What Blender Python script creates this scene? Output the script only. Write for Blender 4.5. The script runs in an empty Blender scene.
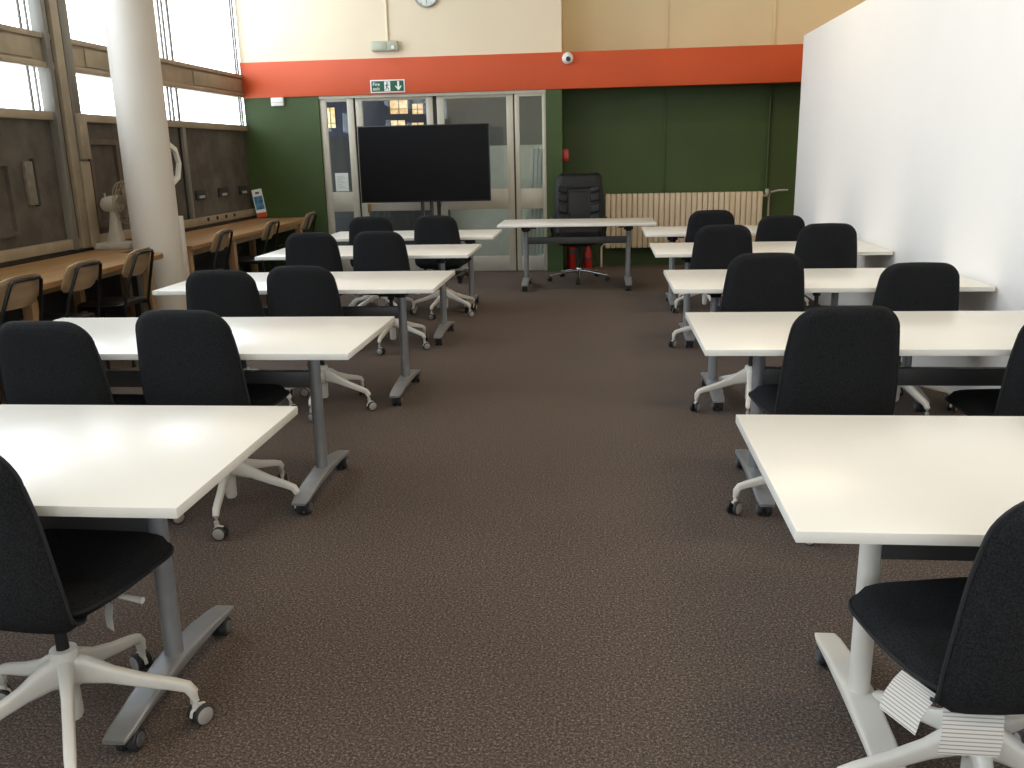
import bpy, bmesh, math, random
from mathutils import Vector, Matrix
random.seed(4)
PI = math.pi
sc = bpy.context.scene
C = sc.collection

# ------------------------------------------------------------------ camera
F_PX, CAM_H = 882.23, 1.4887
yaw, pitch, roll = 0.101242, 0.255859, -0.022721
fwd = Vector((-math.sin(yaw)*math.cos(pitch), math.cos(yaw)*math.cos(pitch), -math.sin(pitch)))
rt = Vector((math.cos(yaw), math.sin(yaw), 0)); up = rt.cross(fwd)
cr, sr = math.cos(roll), math.sin(roll)
r2 = rt*cr + up*sr; u2 = up*cr - rt*sr
cd = bpy.data.cameras.new('camera'); cam = bpy.data.objects.new('camera', cd); C.objects.link(cam)
cam.matrix_world = Matrix(((r2.x, u2.x, -fwd.x, 0), (r2.y, u2.y, -fwd.y, 0), (r2.z, u2.z, -fwd.z, CAM_H), (0, 0, 0, 1)))
cd.sensor_fit = 'HORIZONTAL'; cd.sensor_width = 36; cd.lens = F_PX*36/1024
cd.clip_start = 0.05; cd.clip_end = 200
sc.camera = cam

# ------------------------------------------------------------------ world and light
w = bpy.data.worlds.new('sky'); sc.world = w; w.use_nodes = True
bg = w.node_tree.nodes['Background']
bg.inputs[0].default_value = (0.80, 0.90, 1.0, 1); bg.inputs[1].default_value = 6.6
sc.view_settings.view_transform = 'Standard'; sc.view_settings.look = 'None'
sc.view_settings.exposure = 0.0; sc.view_settings.gamma = 1.0
sc.view_settings.use_curve_mapping = False

def area(name, loc, rot, sx, sy, power, col=(1, 1, 1), portal=False, parent=None):
    l = bpy.data.lights.new(name, 'AREA'); l.shape = 'RECTANGLE'; l.size = sx; l.size_y = sy
    l.energy = power; l.color = col
    if portal: l.cycles.is_portal = True
    o = bpy.data.objects.new(name, l); C.objects.link(o); o.location = loc; o.rotation_euler = rot
    if parent: o.parent = parent
    return o
XW, YB, YR, ZC, XE, YF = -4.5, 11.38, 12.0, 4.5, 6.0, -4.0     # left wall, proud back wall, recess wall, ceiling, east, front
area('window_portal', (XW-.12, 3.7, 3.2), (0, -PI/2, 0), 2.8, 15.6, 1, portal=True)
area('added_rear_opening_portal', (.5, YF-.12, 2.25), (PI/2, 0, 0), 4.0, 1.3, 1, portal=True)  # serves the opening added behind the camera for frontal light
LAMP_W = 30

# ------------------------------------------------------------------ materials
def nodes(name):
    m = bpy.data.materials.new(name); m.use_nodes = True
    nt = m.node_tree; b = nt.nodes['Principled BSDF']; return m, nt, b
def mat(name, col, rough=.5, metal=0, var=.06, scale=6.0, bump=0.0, bscale=200, stretch=None, col2=None, spec=.5, emis=0):
    m, nt, b = nodes(name); N = nt.nodes; L = nt.links
    tc = N.new('ShaderNodeTexCoord'); mp = N.new('ShaderNodeMapping'); L.new(tc.outputs['Object'], mp.inputs[0])
    if stretch: mp.inputs['Scale'].default_value = stretch
    nz = N.new('ShaderNodeTexNoise'); nz.inputs['Scale'].default_value = scale; nz.inputs['Detail'].default_value = 4
    L.new(mp.outputs[0], nz.inputs[0])
    rp = N.new('ShaderNodeValToRGB')
    c2 = col2 or [min(1, c*(1+var)) for c in col]; c1 = col if col2 else [c*(1-var) for c in col]
    rp.color_ramp.elements[0].color = (*c1, 1); rp.color_ramp.elements[1].color = (*c2, 1)
    rp.color_ramp.elements[0].position = .35; rp.color_ramp.elements[1].position = .65
    L.new(nz.outputs[0], rp.inputs[0]); L.new(rp.outputs[0], b.inputs['Base Color'])
    b.inputs['Roughness'].default_value = rough; b.inputs['Metallic'].default_value = metal
    b.inputs['Specular IOR Level'].default_value = spec
    if emis:
        L.new(rp.outputs[0], b.inputs['Emission Color']); b.inputs['Emission Strength'].default_value = emis
    if bump:
        n2 = N.new('ShaderNodeTexNoise'); n2.inputs['Scale'].default_value = bscale; n2.inputs['Detail'].default_value = 3
        L.new(mp.outputs[0], n2.inputs[0])
        bp = N.new('ShaderNodeBump'); bp.inputs['Strength'].default_value = bump; bp.inputs['Distance'].default_value = .01
        L.new(n2.outputs[0], bp.inputs['Height']); L.new(bp.outputs[0], b.inputs['Normal'])
    return m
def glass_mat(name, tint=(1, 1, 1), gloss=.5):
    m = bpy.data.materials.new(name); m.use_nodes = True; nt = m.node_tree; N = nt.nodes; L = nt.links
    N.clear(); out = N.new('ShaderNodeOutputMaterial'); t = N.new('ShaderNodeBsdfTransparent'); g = N.new('ShaderNodeBsdfGlossy')
    t.inputs[0].default_value = (*tint, 1); g.inputs['Roughness'].default_value = .02
    fr = N.new('ShaderNodeFresnel'); ge = N.new('ShaderNodeNewGeometry'); ma = N.new('ShaderNodeMapRange')   # back faces see the inverse ratio
    L.new(ge.outputs['Backfacing'], ma.inputs[0]); ma.inputs[3].default_value = 1.45; ma.inputs[4].default_value = 1/1.45; L.new(ma.outputs[0], fr.inputs[0])
    mx = N.new('ShaderNodeMixShader'); L.new(fr.outputs[0], mx.inputs[0]); L.new(t.outputs[0], mx.inputs[1]); L.new(g.outputs[0], mx.inputs[2])
    L.new(mx.outputs[0], out.inputs[0]); return m
def carpet_mat():
    m, nt, b = nodes('carpet'); N = nt.nodes; L = nt.links
    tc = N.new('ShaderNodeTexCoord')
    n1 = N.new('ShaderNodeTexNoise'); n1.inputs['Scale'].default_value = 125; n1.inputs['Detail'].default_value = 6; n1.inputs['Roughness'].default_value = .9
    n2 = N.new('ShaderNodeTexNoise'); n2.inputs['Scale'].default_value = 1.3; n2.inputs['Detail'].default_value = 3
    L.new(tc.outputs['Object'], n1.inputs[0]); L.new(tc.outputs['Object'], n2.inputs[0])
    r1 = N.new('ShaderNodeValToRGB'); e = r1.color_ramp.elements
    e[0].position = .36; e[0].color = (.022, .017, .0155, 1); e[1].position = .52; e[1].color = (.098, .075, .064, 1)
    k = e.new(.62); k.color = (.34, .285, .245, 1)
    L.new(n1.outputs[0], r1.inputs[0])
    r2_ = N.new('ShaderNodeValToRGB'); r2_.color_ramp.elements[0].color = (.85, .85, .87, 1); r2_.color_ramp.elements[1].color = (1.12, 1.08, 1.0, 1)
    L.new(n2.outputs[0], r2_.inputs[0])
    mx = N.new('ShaderNodeMix'); mx.data_type = 'RGBA'; mx.blend_type = 'MULTIPLY'; mx.inputs[0].default_value = 1
    L.new(r1.outputs[0], mx.inputs[6]); L.new(r2_.outputs[0], mx.inputs[7]); L.new(mx.outputs[2], b.inputs['Base Color'])
    bp = N.new('ShaderNodeBump'); bp.inputs['Strength'].default_value = .35; bp.inputs['Distance'].default_value = .004
    L.new(n1.outputs[0], bp.inputs['Height']); L.new(bp.outputs[0], b.inputs['Normal'])
    b.inputs['Roughness'].default_value = .95; b.inputs['Specular IOR Level'].default_value = .15
    return m
def wood_mat(name, a, c, axis='Y', scale=3.0):
    m, nt, b = nodes(name); N = nt.nodes; L = nt.links
    tc = N.new('ShaderNodeTexCoord'); mp = N.new('ShaderNodeMapping'); L.new(tc.outputs['Object'], mp.inputs[0])
    mp.inputs['Scale'].default_value = {'Y': (14, .9, 14), 'Z': (14, 14, .9), 'X': (.9, 14, 14)}[axis]
    nz = N.new('ShaderNodeTexNoise'); nz.inputs['Scale'].default_value = scale; nz.inputs['Detail'].default_value = 6; nz.inputs['Distortion'].default_value = .4
    L.new(mp.outputs[0], nz.inputs[0]); rp = N.new('ShaderNodeValToRGB')
    rp.color_ramp.elements[0].position = .3; rp.color_ramp.elements[1].position = .7
    rp.color_ramp.elements[0].color = (*a, 1); rp.color_ramp.elements[1].color = (*c, 1)
    L.new(nz.outputs[0], rp.inputs[0]); L.new(rp.outputs[0], b.inputs['Base Color']); b.inputs['Roughness'].default_value = .42
    return m
def print_mat():
    m, nt, b = nodes('printed_paper'); N = nt.nodes; L = nt.links
    tc = N.new('ShaderNodeTexCoord'); wv = N.new('ShaderNodeTexWave'); wv.wave_type = 'BANDS'; wv.bands_direction = 'Y'
    wv.inputs['Scale'].default_value = 4.2; wv.inputs['Distortion'].default_value = .25; wv.inputs['Detail'].default_value = 3; wv.inputs['Detail Scale'].default_value = 30
    L.new(tc.outputs['UV'], wv.inputs[0]); rp = N.new('ShaderNodeValToRGB')
    rp.color_ramp.elements[0].position = .12; rp.color_ramp.elements[1].position = .30
    rp.color_ramp.elements[0].color = (.27, .26, .25, 1); rp.color_ramp.elements[1].color = (.58, .56, .52, 1)
    L.new(wv.outputs[0], rp.inputs[0]); L.new(rp.outputs[0], b.inputs['Base Color']); b.inputs['Roughness'].default_value = .8
    return m
M = dict(
    carpet=carpet_mat(),
    cream=mat('cream_paint', (.80, .68, .50), .7, var=.02, scale=1.2),
    cream_dim=mat('cream_paint_dim', (.80, .66, .40), .7, var=.03, scale=1.0),  # wall cream again, the recess's dimmer warm light put into its colour
    orange=mat('orange_paint', (.55, .070, .010), .6, var=.04, scale=1.5),
    green=mat('green_paint', (.040, .072, .012), .6, var=.10, scale=1.2),
    white_wall=mat('white_wall_paint', (.90, .875, .84), .65, var=.012, scale=1.2),
    plaster=mat('weathered_panel', (.060, .050, .038), .85, scale=5, col2=(.105, .090, .070), bump=.3, bscale=30),
    strip=mat('weathered_strip', (.16, .14, .10), .7, var=.15, scale=20),
    hatchwood=wood_mat('hatch_wood', (.075, .045, .03), (.13, .085, .055), 'Z', 2.0),
    taupe=mat('taupe_frame_paint', (.32, .255, .17), .55, var=.12, scale=5),
    grey_frame=mat('grey_metal_mullion', (.17, .155, .125), .5, var=.15, scale=4, stretch=(3, 3, .4)),
    dark_gap=mat('dark_seal', (.02, .018, .016), .7),
    ceiling=mat('ceiling_paint', (.78, .74, .66), .8, var=.02),
    alu=mat('door_frame_aluminium', (.50, .46, .37), .42, metal=.15, var=.05),
    door_panel=mat('door_kick_panel', (.42, .40, .35), .45, metal=.1, var=.05),
    lam=mat('white_laminate', (.765, .74, .68), .28, var=.01, scale=2),
    silver=mat('silver_powder_coat', (.30, .305, .31), .38, metal=.45, var=.05, scale=12),
    beam=mat('graphite_beam', (.075, .073, .072), .45, metal=.2, var=.06),
    black=mat('black_plastic', (.012, .012, .013), .45, var=.1),
    black_metal=mat('black_metal', (.014, .013, .012), .38, metal=.3, var=.1),
    fabric=mat('charcoal_felt', (.0055, .0057, .0062), .95, scale=260, col2=(.022, .0225, .0245), bump=.3, bscale=500, spec=.2),
    piping=mat('charcoal_piping', (.012, .012, .014), .85),
    wplas=mat('white_plastic', (.66, .63, .57), .38, var=.02, scale=4),
    castergrey=mat('grey_wheel_disc', (.36, .34, .31), .4, var=.04),
    discgrey=mat('dark_disc', (.10, .10, .105), .5),
    rubber=mat('dark_rubber', (.022, .022, .024), .6, var=.1),
    ply=wood_mat('chair_plywood', (.27, .18, .095), (.38, .27, .155), 'X', 1.5),
    oak=wood_mat('counter_oak', (.26, .135, .048), (.43, .245, .10), 'Y', 2.0),
    oakleg=wood_mat('leg_oak', (.28, .16, .065), (.42, .26, .12), 'Z', 2.0),
    leather=mat('black_leather', (.007, .007, .008), .45, spec=.3, scale=20, bump=.25, bscale=60),
    chrome=mat('polished_chrome', (.55, .55, .55), .18, metal=1, var=.02),
    rad=mat('radiator_enamel', (.62, .50, .34), .45, var=.03),
    screen=mat('screen_glass', (.006, .006, .007), .28, var=.05, spec=.10),
    bezel=mat('screen_bezel', (.008, .008, .008), .4),
    column=mat('column_paint', (.62, .57, .50), .55, var=.02, scale=1.5),
    red=mat('red_enamel', (.42, .012, .008), .3, var=.04),
    sgreen=mat('sign_green', (.006, .085, .040), .5, var=.03),
    sblue=mat('flyer_blue', (.01, .09, .26), .5, scale=16, col2=(.10, .30, .45)),
    swhite=mat('sign_white', (.80, .80, .76), .5, var=.02),
    dial=mat('dial_white', (.72, .76, .70), .5, var=.02),
    fixture=mat('pale_green_plastic', (.48, .49, .38), .45, var=.04),
    fan=mat('aged_white_plastic', (.50, .45, .36), .45, var=.05),
    brass=mat('worn_brass', (.45, .32, .12), .35, metal=.8),
    navy=mat('dark_blue_wall', (.016, .022, .045), .7, var=.2),
    greywall=mat('corridor_grey', (.11, .11, .105), .7, var=.06),
    corr=mat('corridor_white', (.42, .42, .37), .7, var=.05),
    glow_patch=mat('glowing_patch', (.85, .50, .18), .6, scale=14, col2=(1.0, .80, .50), emis=.75),  # glow put into the colour for bright yellow patches in the door glass
    diffuser=mat('added_lamp_diffuser', (.9, .85, .75), .6, emis=2.0),
    paper=print_mat(),
    clear=glass_mat('window_glass'),
    dglass=glass_mat('door_glass', (.86, .89, .88)),
)

# ------------------------------------------------------------------ mesh helpers
def nbm(): return bmesh.new()
def box(bm, x0, x1, y0, y1, z0, z1, bev=0, seg=2, mi=0):
    vs = [bm.verts.new((x, y, z)) for x in (x0, x1) for y in (y0, y1) for z in (z0, z1)]
    q = [(0, 1, 3, 2), (4, 6, 7, 5), (0, 4, 5, 1), (2, 3, 7, 6), (0, 2, 6, 4), (1, 5, 7, 3)]
    fs = [bm.faces.new([vs[i] for i in f]) for f in q]
    for f in fs: f.material_index = mi
    if bev:
        es = list({e for f in fs for e in f.edges})
        r = bmesh.ops.bevel(bm, geom=es, offset=bev, segments=seg, affect='EDGES', profile=.5)
        for f in r['faces']: f.material_index = mi
    return vs
def frame_from(d, upv=Vector((0, 0, 1))):
    d = d.normalized()
    if abs(d.dot(upv)) > .97: upv = Vector((0, 1, 0))
    s = d.cross(upv).normalized(); return s, s.cross(d).normalized()
def sweep(bm, pts, sizes, n=12, square=0.0, upv=Vector((0, 0, 1)), caps=True, mi=0, closed=False):
    """profile (half width, half height) along pts; square 0 = ellipse, 1 = nearly rectangular"""
    pts = [Vector(p) for p in pts]; rings = []
    if not isinstance(sizes, list): sizes = [sizes]*len(pts)
    for i, p in enumerate(pts):
        if closed: d = pts[(i+1) % len(pts)] - pts[i-1]
        else: d = (pts[min(i+1, len(pts)-1)] - pts[max(i-1, 0)])
        s, t = frame_from(d, upv)
        a = sizes[i]; a = a if isinstance(a, (tuple, list)) else (a, a)
        ring = []
        e = 1/(1+3*square)
        for k in range(n):
            th = 2*PI*(k+.5)/n; c_, s_ = math.cos(th), math.sin(th)
            cx = math.copysign(abs(c_)**e, c_); sy = math.copysign(abs(s_)**e, s_)
            ring.append(bm.verts.new(p + s*cx*a[0] + t*sy*a[1]))
        rings.append(ring)
    prs = list(zip(rings, rings[1:])) + ([(rings[-1], rings[0])] if closed else [])
    for A, B in prs:
        for k in range(n):
            f = bm.faces.new((A[k], A[(k+1) % n], B[(k+1) % n], B[k])); f.material_index = mi
    if caps and not closed:
        f = bm.faces.new(rings[0][::-1]); f.material_index = mi; f = bm.faces.new(rings[-1]); f.material_index = mi
def cyl(bm, a, b, r, r1=None, n=20, mi=0): sweep(bm, [a, b], [r, r if r1 is None else r1], n=n, mi=mi)
def lathe(bm, prof, n=32, at=(0, 0, 0), axis=Vector((0, 0, 1)), mi=0):
    axis = Vector(axis).normalized(); s, t = frame_from(axis) ; at = Vector(at); rings = []
    for r, h in prof:
        if r < 1e-5: rings.append([bm.verts.new(at + axis*h)])
        else: rings.append([bm.verts.new(at + axis*h + s*r*math.cos(2*PI*k/n) + t*r*math.sin(2*PI*k/n)) for k in range(n)])
    for A, B in zip(rings, rings[1:]):
        for k in range(n):
            a = [A[0]] if len(A) == 1 else [A[k], A[(k+1) % n]]
            b = [B[0]] if len(B) == 1 else [B[(k+1) % n], B[k]]
            if len(a)+len(b) > 2:
                f = bm.faces.new(a+b); f.material_index = mi
def prism(bm, poly, z0, z1, axis='Z', mi=0, bev=0):
    def P(p, h): return {'Z': (p[0], p[1], h), 'Y': (p[0], h, p[1]), 'X': (h, p[0], p[1])}[axis]
    A = [bm.verts.new(P(p, z0)) for p in poly]; B = [bm.verts.new(P(p, z1)) for p in poly]; n = len(poly)
    fs = [bm.faces.new(A[::-1]), bm.faces.new(B)] + [bm.faces.new((A[k], A[(k+1) % n], B[(k+1) % n], B[k])) for k in range(n)]
    for f in fs: f.material_index = mi
    if bev: bmesh.ops.bevel(bm, geom=list({e for f in fs for e in f.edges}), offset=bev, segments=2, affect='EDGES')
def pillow(bm, rows, T, nu=17, curl=lambda v, u: (0, 0), edge=5):
    """rows: (y, z, halfwidth, v) centre profile -> closed padded shell; returns outline points"""
    n = len(rows); cen = []
    for i, (y, z, hw, v) in enumerate(rows):
        cen.append([Vector(((2*k/(nu-1)-1)*hw, y + curl(v, 2*k/(nu-1)-1)[0], z + curl(v, 2*k/(nu-1)-1)[1])) for k in range(nu)])
    def nrm(i, k):
        a = cen[min(i+1, n-1)][k]-cen[max(i-1, 0)][k]; b = cen[i][min(k+1, nu-1)]-cen[i][max(k-1, 0)]
        c = b.cross(a); return c.normalized() if c.length > 1e-9 else Vector((0, 1, 0))
    F, B = [], []
    for i in range(n):
        fr, br = [], []
        for k in range(nu):
            u = abs(2*k/(nu-1)-1); d = abs(2*rows[i][3]-1)
            t = T/2*math.sqrt(max(0, 1-u**edge*1.0))*math.sqrt(max(0, 1-d**(edge*3)))
            nn = nrm(i, k); fr.append(bm.verts.new(cen[i][k]+nn*t)); br.append(bm.verts.new(cen[i][k]-nn*t))
        F.append(fr); B.append(br)
    for i in range(n-1):
        for k in range(nu-1):
            bm.faces.new((F[i][k], F[i][k+1], F[i+1][k+1], F[i+1][k])); bm.faces.new((B[i][k], B[i+1][k], B[i+1][k+1], B[i][k+1]))
    bmesh.ops.remove_doubles(bm, verts=bm.verts, dist=1e-5)
    return [cen[i][0] for i in range(n)] + [cen[n-1][k] for k in range(1, nu-1)] + [cen[i][nu-1] for i in range(n-1, -1, -1)] + [cen[0][k] for k in range(nu-2, 0, -1)]

def obj(name, bm, m, parent=None, label=None, smooth=True, ang=40):
    bmesh.ops.recalc_face_normals(bm, faces=bm.faces)
    me = bpy.data.meshes.new(name); bm.to_mesh(me); bm.free()
    for x in (m if isinstance(m, (list, tuple)) else [m]): me.materials.append(M[x])
    if smooth:
        me.shade_smooth(); me.set_sharp_from_angle(angle=math.radians(ang))
    o = bpy.data.objects.new(name, me); C.objects.link(o)
    if parent: o.parent = parent
    if label: o['label'] = label
    return o
def tag(o, label, cat, group=None):
    o['label'] = label; o['category'] = cat
    if group: o['group'] = group
    return o
def thing(name, label, cat, loc=(0, 0, 0), rz=0, group=None):
    o = bpy.data.objects.new(name, None); C.objects.link(o); o.location = loc; o.rotation_euler = (0, 0, rz)
    o.empty_display_size = .1
    return tag(o, label, cat, group)
def struct(name, bm, m, parent=None, **k):
    o = obj(name, bm, m, parent, **k)
    if not parent: o['kind'] = 'structure'
    return o
def sempty(name, loc=(0, 0, 0)):
    o = bpy.data.objects.new(name, None); C.objects.link(o); o.location = loc; o['kind'] = 'structure'; return o
def bx(name, dims, m, parent=None, bev=0, fn=obj, label=None):
    bm = nbm(); box(bm, *dims, bev=bev)
    return fn(name, bm, m, parent, label=label) if label else fn(name, bm, m, parent)
def dup(root, loc, rz, label, group=None):
    r = root.copy(); C.objects.link(r); r.location = loc; r.rotation_euler = (0, 0, rz); r['label'] = label
    if group: r['group'] = group
    def kids(a, b):
        for ch in list(a.children):
            c = ch.copy(); C.objects.link(c); c.parent = b; kids(ch, c)
    kids(root, r)
    return r
def text(s, size, loc, rot, m, parent, name='lettering', depth=.001, align='LEFT', bold=0):
    cu = bpy.data.curves.new('t', 'FONT'); cu.body = s; cu.size = size; cu.extrude = depth; cu.align_x = align; cu.offset = bold
    t = bpy.data.objects.new('t', cu); C.objects.link(t); bpy.context.view_layer.update()
    me = bpy.data.meshes.new_from_object(t.evaluated_get(bpy.context.evaluated_depsgraph_get()))
    bpy.data.objects.remove(t); me.materials.clear(); me.materials.append(M[m])
    me.transform(Matrix.Translation(loc) @ rot)
    o = bpy.data.objects.new(name, me); C.objects.link(o); o.parent = parent; return o
FACE_Y = Matrix.Rotation(PI/2, 4, 'X')        # text lying in XY -> stands in XZ, read from -Y

# ------------------------------------------------------------------ room shell
bx('floor', (XW-.2, XE, YF, 16, -.12, 0), 'carpet', fn=struct)
bx('ceiling', (XW-.2, XE, YF, 16, ZC, ZC+.15), 'ceiling', fn=struct)
bm = nbm()                                      # back wall: proud part left of the recess, recess and its reveal
box(bm, XW, -3.53, YB, YB+.15, 0, 2.24); box(bm, XW-.3, XW, YB, YB+.15, 0, 1.84); box(bm, -.66, -.46, YB, YR+.15, 0, 2.655)
box(bm, -.46, XE, YR, YR+.15, 0, 2.44)
struct('wall_back_lower', bm, 'green')
bm = nbm(); box(bm, XW, -.46, YB, YB+.12, 2.66, ZC); struct('wall_back_upper', bm, 'cream')
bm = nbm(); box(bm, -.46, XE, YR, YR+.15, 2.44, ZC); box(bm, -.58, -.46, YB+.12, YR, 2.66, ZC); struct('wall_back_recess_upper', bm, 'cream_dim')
bx('trim_1', (XW, XE, YB-.02, YB+.14, 2.236, 2.66), 'orange', fn=struct, bev=.004)
bx('trim_2', (-.52, XE, YB+.14, YR, 2.40, 2.44), 'orange', fn=struct)
for i, (x, z0, z1, m) in enumerate([(.84, .95, 2.24, 'green'), (2.16, .95, 2.24, 'green'), (.84, 2.44, ZC, 'cream_dim'), (2.16, 2.44, ZC, 'cream_dim')]):
    bx('trim_%d' % (3+i), (x-.018, x+.018, YR-.016, YR, z0, z1), m, fn=struct, bev=.004)
bx('wall_east', (XE, XE+.15, YF, 12.15, 0, ZC), 'cream', fn=struct)
bm = nbm(); box(bm, XW, XE, YF-.15, YF, 0, 1.6); box(bm, XW, XE, YF-.15, YF, 2.9, ZC); box(bm, XW, -1.5, YF-.15, YF, 1.6, 2.9); box(bm, 2.5, XE, YF-.15, YF, 1.6, 2.9)  # unseen rear opening added to let in frontal light
struct('wall_front', bm, 'cream')
bx('wall_right', (2.13, 2.27, YF+.5, 10.12, 0, 2.615), 'white_wall', fn=struct, bev=.003)

# left wall: solid base, weathered panels, sill, transom, mullions and windows
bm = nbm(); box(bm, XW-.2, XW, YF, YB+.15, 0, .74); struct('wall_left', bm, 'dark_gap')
bm = nbm(); box(bm, XW-.14, XW-.02, YF, YB, .74, 1.88); struct('wall_left_panel', bm, 'plaster')
def left_trim(n, y0, y1, z0, z1, x0, x1, m, bev=.006): return bx('trim_%d' % n, (x0, x1, y0, y1, z0, z1), m, fn=struct, bev=bev)
left_trim(10, YF, YB, 1.835, 1.905, XW-.10, XW+.02, 'taupe')
left_trim(11, YF, YB, 2.245, 2.51, XW-.10, XW, 'taupe')
left_trim(12, YF, YB, 2.47, 2.515, XW, XW+.025, 'taupe'); left_trim(13, YF, YB, 2.24, 2.29, XW, XW+.025, 'taupe')
left_trim(14, YF, YB, .775, .86, XW-.04, XW+.03, 'taupe')
left_trim(15, YF, YB, 4.35, ZC, XW-.1, XW, 'taupe')
n = 16
for k in range(-5, 3):                          # boxed cover panels on the transom, one per bay
    y0 = 7.2+2.15*k
    left_trim(n, y0+.62, y0+2.0, 2.305, 2.455, XW, XW+.014, 'taupe', .004); n += 1
for k in range(-5, 2):
    y0 = 7.20+2.15*k
    if k == 0:                                  # heavy double mullion with a boxed pilaster below
        for ya, yb, xo, m in ((7.20, 7.26, .05, 'grey_frame'), (7.26, 7.315, .02, 'dark_gap'), (7.315, 7.425, .055, 'taupe'), (7.425, 7.445, .03, 'dark_gap'), (7.445, 7.57, .05, 'grey_frame')):
            left_trim(n, ya, yb, .77, ZC, XW-.06, XW+xo, m, .004 if m != 'dark_gap' else 0); n += 1
        left_trim(n, 7.46, 7.575, 1.52, 1.90, XW+.04, XW+.085, 'taupe'); n += 1
        left_trim(n, 7.44, 7.585, .77, 1.50, XW+.04, XW+.058, 'taupe'); n += 1
    else:
        for dy, wd in ((0, .026), (.08, .026), (.20, .034)):
            left_trim(n, y0+dy, y0+dy+wd, 1.905, ZC, XW-.03, XW-.012, 'grey_frame', .003); n += 1
        left_trim(n, y0+.15, y0+.29, .77, 1.84, XW-.05, XW-.005, 'dark_gap', 0); n += 1
        left_trim(n, y0+.17, y0+.245, .77, 1.84, XW-.03, XW+.025, 'grey_frame'); n += 1
    if k == 0:
        left_trim(n, 7.00, 7.02, 1.905, ZC, XW-.03, XW-.012, 'grey_frame', .003); n += 1
        left_trim(n, 7.09, 7.105, 1.905, ZC, XW-.03, XW-.012, 'grey_frame', .003); n += 1
for dy in (11.26, 11.33):
    left_trim(n, dy, dy+.026, 1.905, ZC, XW-.03, XW-.012, 'grey_frame', .003); n += 1
for i, k in enumerate(range(-6, 2)):            # window bays: glass above and below the transom
    y0, y1 = max(YF, 7.57+2.15*(k-0)), min(YB, 9.36+2.15*k)
    y0, y1 = max(YF, y0-.2), min(YB, y1+.02)
    e = sempty('window_%d' % (i+1))
    for z0, z1 in ((1.905, 2.245), (2.51, 4.35)):
        bx('pane', (XW-.062, XW-.056, y0-.2, y1+.2, z0, z1), 'clear', e)
        if i >= 5 and z0 < 2: pass
# features on the weathered panels
def frame_rect(bm, y0, y1, z0, z1, t, x0, x1):
    box(bm, x0, x1, y0, y1, z0, z0+t); box(bm, x0, x1, y0, y1, z1-t, z1); box(bm, x0, x1, y0, y0+t, z0+t, z1-t); box(bm, x0, x1, y1-t, y1, z0+t, z1-t)
bm = nbm(); frame_rect(bm, 6.18, 6.56, .95, 1.52, .04, XW-.02, XW+.015); tag(obj('panel_recess', bm, 'plaster'), 'square weathered hatch frame on the dark panel at the far left edge', 'panel recess')
bx('hatch_strip', (XW-.02, XW+.012, 6.74, 6.84, 1.17, 1.51), 'strip', bev=.004); tag(bpy.data.objects['hatch_strip'], 'short pale upright strip on dark panel left of the heavy mullion', 'wall strip')
bm = nbm(); box(bm, XW-.02, XW+.012, 6.845, 6.87, 1.16, 1.53); obj('shadow_gap', bm, 'dark_gap', bpy.data.objects['hatch_strip'])
b_ = thing('recess_hatch', 'reddish brown framed hatch in the panel between heavy mullion and column', 'hatch')
bm = nbm(); frame_rect(bm, 7.66, 8.16, .92, 1.69, .045, XW-.02, XW+.02); obj('frame', bm, 'hatchwood', b_)
bm = nbm(); box(bm, XW-.02, XW-.012, 7.705, 8.115, .965, 1.645); obj('inner_panel', bm, 'plaster', b_)
bm = nbm(); lathe(bm, [(.17, 0), (.17, .035), (.225, .035), (.225, 0)], n=8, at=(XW-.02, 9.20, 1.46), axis=(1, 0, 0))
tag(obj('octagonal_ring', bm, 'swhite', smooth=False), 'white octagonal ring on dark panel, half hidden behind the round column', 'ring vent')
for i, (y, s) in enumerate([(9.74, 'nearest the column, first of three'), (10.36, 'middle one of three'), (10.98, 'furthest of three, close to the green wall')]):
    t = thing('panel_latch', 'dark recessed latch with pale tag on panel, ' + s, 'latch', (XW-.02, y, 1.10), group='latches on the dark panel')
    bm = nbm(); box(bm, 0, .02, 0, .26, -.045, .06, bev=.003); obj('back_plate', bm, 'dark_gap', t)
    bm = nbm(); box(bm, .02, .034, .06, .19, -.03, .0, bev=.004); obj('tag_plate', bm, 'castergrey', t)
bm = nbm()
for y in (9.9, 10.15, 10.4, 10.65): lathe(bm, [(0, 0), (.022, 0), (.020, .012), (0, .014)], n=12, at=(XW+.03, y, .83), axis=(1, 0, 0))
o = obj('rail_studs', bm, 'dark_gap'); tag(o, 'row of small dark studs along the pale rail above the counter', 'studs'); o['kind'] = 'stuff'

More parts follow.
